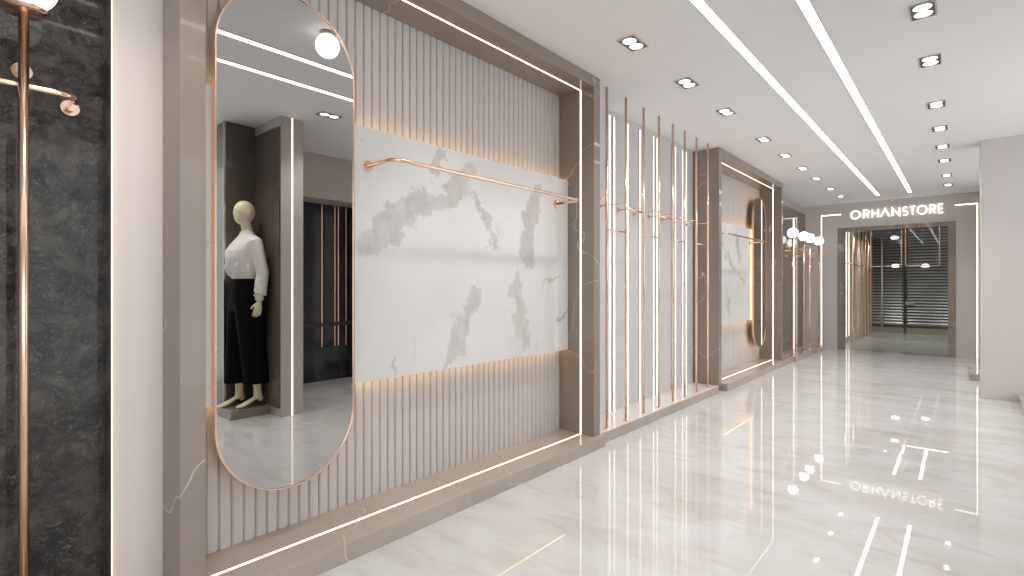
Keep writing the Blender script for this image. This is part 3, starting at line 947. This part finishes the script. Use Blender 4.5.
struct('trim_5', boxes((1.27, 1.9, 3.98, 4.02, 0, 2.33)), M['wall_grey'])

# ------------------------------------------------------------------ mannequin
def loft(bm, rings, seg=20):
    """rings = (centre, rx, ry, axis_u, axis_v)"""
    R = []
    for c, rx, ry, u, v in rings:
        c = Vector(c); u = Vector(u); v = Vector(v)
        R.append([bm.verts.new(c + u * (rx * math.cos(2 * PI * k / seg)) + v * (ry * math.sin(2 * PI * k / seg))) for k in range(seg)])
    for a, b in zip(R, R[1:]):
        for k in range(seg):
            bm.faces.new((a[k], a[(k + 1) % seg], b[(k + 1) % seg], b[k]))
    bm.faces.new(R[0][::-1]); bm.faces.new(R[-1])

def hring(x, y, z, rx, ry):
    return ((x, y, z), rx, ry, (1, 0, 0), (0, 1, 0))

def remesh(o, vox, smooth=4):
    m = o.modifiers.new('remesh', 'REMESH')
    m.mode = 'VOXEL'
    m.voxel_size = vox
    m.use_smooth_shade = True
    s = o.modifiers.new('smooth', 'SMOOTH')
    s.iterations = smooth
    s.factor = 0.5

def ball(bm, c, r, s=(1, 1, 1), rot=None):
    mt = Matrix.Translation(c) @ (rot or Matrix.Identity(4)) @ Matrix.Diagonal((*s, 1))
    bmesh.ops.create_uvsphere(bm, u_segments=20, v_segments=14, radius=r, matrix=mt)

MX, MY, MZ = 0.57, 2.03, 0.085   # stands on the plinth, facing -y
mq = thing('mannequin', 'cream egg headed mannequin in white blouse and black trousers, seen in the mirror', 'mannequin', (MX, MY, MZ))
yaw = Matrix.Rotation(math.radians(0), 4, 'Z')
def place(o):
    o.parent = mq
    o.matrix_local = Matrix.Rotation(math.radians(0), 4, 'Z')
# all coordinates local to the mannequin: -Y forward, -X its right side (towards the corridor)
def part(name, bm, mat, vox, smooth=4):
    bmesh.ops.recalc_face_normals(bm, faces=bm.faces[:])
    me = bpy.data.meshes.new(name)
    bm.to_mesh(me); bm.free()
    me.materials.append(mat)
    o = bpy.data.objects.new(name, me)
    C.objects.link(o)
    place(o)
    remesh(o, vox, smooth)
    return o
bm = bmesh.new()
# torso + neck
loft(bm, [hring(0, 0.0, .98, .13, .09), hring(0, 0.005, 1.08, .165, .115), hring(0, 0.0, 1.2, .14, .095), hring(0, -.01, 1.32, .125, .085),
          hring(0, -.02, 1.45, .15, .105), hring(0, -.01, 1.56, .155, .10), hring(0, 0.015, 1.635, .13, .07), hring(0, .02, 1.67, .06, .055), hring(0, .012, 1.72, .047, .05), hring(0, -.002, 1.78, .045, .048), hring(0, -.01, 1.82, .04, .04)])
# head: egg, chin forward
hr = Matrix.Rotation(math.radians(8), 4, 'X')
ball(bm, (0, -.01, 1.885), .098, (.80, 1.0, 1.12), hr)
ball(bm, (0, -.045, 1.825), .062, (.82, .95, 1.05), hr)
ball(bm, (0, -.104, 1.862), .014, (.7, 1.0, 1.9))                       # nose
for s in (-1, 1):
    ball(bm, (s * .034, -.088, 1.885), .018, (1.1, .5, .8))             # eyelids
    ball(bm, (s * .078, 0.008, 1.868), .022, (.35, .8, 1.3))            # ears
ball(bm, (0, -.097, 1.827), .017, (1.2, .55, .5))                       # mouth
# legs and feet (heels raised)
for s, fy, bend in ((-1, .06, 0.0), (1, -.05, .0)):
    loft(bm, [hring(s * .075, 0, 1.0, .085, .09), hring(s * .08, -.01 + fy * .2, .80, .078, .08), hring(s * .08, -.01 + fy * .5, .54, .055, .06),
              hring(s * .08, .015 + fy * .7, .38, .05, .058), hring(s * .078, .02 + fy, .16, .032, .036), hring(s * .078, .022 + fy, .10, .033, .04)])
    loft(bm, [((s * .078, .045 + fy, .095), .030, .03, (1, 0, 0), (0, .5, .86)), ((s * .078, .0 + fy, .08), .036, .036, (1, 0, 0), (0, .6, .8)),
              ((s * .079, -.07 + fy, .045), .040, .028, (1, 0, 0), (0, .4, .9)), ((s * .08, -.125 + fy, .022), .042, .019, (1, 0, 0), (0, .1, 1)), ((s * .08, -.175 + fy, .014), .030, .012, (1, 0, 0), (0, 0, 1))])
    ball(bm, (s * .078, .045 + fy, .075), .028, (1, 1, 1.3))
# arms
def limb(bm, pts, rad):
    tube(bm, pts, rad, 16)
SH = {-1: (-.175, .015, 1.585), 1: (.175, .015, 1.585)}
EL = {-1: (-.215, .07, 1.29), 1: (.215, .05, 1.29)}
WR = {-1: (-.205, .045, 1.02), 1: (.215, -.02, 1.02)}
for s in (-1, 1):
    a, e, w = Vector(SH[s]), Vector(EL[s]), Vector(WR[s])
    limb(bm, [a, a.lerp(e, .5), e, e.lerp(w, .4), w], [.05, .045, .036, .034, .023])
part('body', bm, M['skin'], .0075, 4)
# hands: palm, four unequal fingers, thumb
for s in (-1, 1):
    bm = bmesh.new()
    w = Vector(WR[s])
    d = Vector((0, -.18, -.98)).normalized()
    fwd = Vector((0, -1, .18)).normalized()      # across the palm, towards the thumb side
    out = Vector((s, 0, 0))
    loft(bm, [(w - d * .02, .016, .021, out, fwd), (w + d * .02, .016, .027, out, fwd), (w + d * .065, .015, .037, out, fwd), (w + d * .09, .012, .036, out, fwd)], 16)
    for k, (off, ln) in enumerate(((.028, .070), (.010, .080), (-.008, .074), (-.025, .058))):
        p0 = w + d * .08 + fwd * off
        p1 = p0 + d * (ln * .45) + fwd * (off * .12)
        p2 = p1 + (d * .93 - out * .25).normalized() * (ln * .3)
        p3 = p2 + (d * .8 - out * .5).normalized() * (ln * .27)
        tube(bm, [p0, p1, p2, p3], [.0088, .0084, .0076, .0055], 10)
    q0 = w + d * .03 + fwd * .024
    q1 = q0 + (d * .7 + fwd * .7 - out * .1).normalized() * .035
    q2 = q1 + (d * .95 + fwd * .3 - out * .2).normalized() * .032
    tube(bm, [q0, q1, q2], [.011, .0095, .0065], 10)
    part('hand', bm, M['skin'], .0035, 2)
# blouse: loose body, sleeves, cuffs, collar
bm = bmesh.new()
loft(bm, [hring(0, -.005, 1.235, .150, .115), hring(0, -.008, 1.27, .165, .125), hring(0, -.018, 1.33, .172, .132), hring(0, -.038, 1.43, .176, .142), hring(0, -.036, 1.50, .178, .138),
          hring(0, -.01, 1.57, .18, .115), hring(0, .01, 1.63, .14, .085), hring(0, .015, 1.665, .078, .068), hring(0, .012, 1.695, .068, .062)], 28)
for s in (-1, 1):
    a, e, w = Vector(SH[s]), Vector(EL[s]), Vector(WR[s])
    tube(bm, [a + Vector((-s * .05, 0, .005)), a, a.lerp(e, .5), e, e.lerp(w, .4), e.lerp(w, .72), w + Vector((0, 0, .065))], [.068, .07, .062, .056, .056, .056, .034], 16)
    tube(bm, [w + Vector((0, 0, .075)), w + Vector((0, 0, .055)), w + Vector((0, 0, .02)), w + Vector((0, 0, .005))], [.034, .036, .040, .034], 16)
for k in range(9):   # blouse folds
    a = 2 * PI * k / 9 + 0.3
    p = [Vector((math.cos(a) * .155, math.sin(a) * .128 - .03, 1.44)), Vector((math.cos(a + .15) * .176, math.sin(a + .15) * .150 - .03, 1.34)), Vector((math.cos(a + .2) * .160, math.sin(a + .2) * .130 - .012, 1.26))]
    tube(bm, p, [.004, .013, .008], 8)
for s in (-1, 1):
    a, e, w = Vector(SH[s]), Vector(EL[s]), Vector(WR[s])
    for q in (.25, .45, .6, .75):
        c = e.lerp(w, q)
        tube(bm, [c + Vector((math.cos(t_) * .055, math.sin(t_) * .055, .014 * math.sin(2 * t_ + q * 9))) for t_ in [2 * PI * i / 16 for i in range(16)]], .006, 8, closed=True)
part('blouse', bm, M['blouse'], .0065, 3)
# trousers: high waist, wide cropped legs
bm = bmesh.new()
loft(bm, [hring(0, 0, .93, .17, .125), hring(0, 0.005, 1.03, .182, .138), hring(0, 0.0, 1.12, .17, .125), hring(0, -.003, 1.2, .15, .108), hring(0, -.005, 1.255, .145, .102)], 28)
for s, fy in ((-1, .06), (1, -.05)):
    loft(bm, [hring(s * .07, 0, 1.0, .105, .13), hring(s * .085, fy * .15, .82, .102, .125), hring(s * .088, fy * .5, .56, .092, .118), hring(s * .09, .01 + fy * .8, .36, .092, .124), hring(s * .09, .012 + fy * .95, .225, .096, .13)], 24)
part('trousers', bm, M['trousers'], .0075, 3)
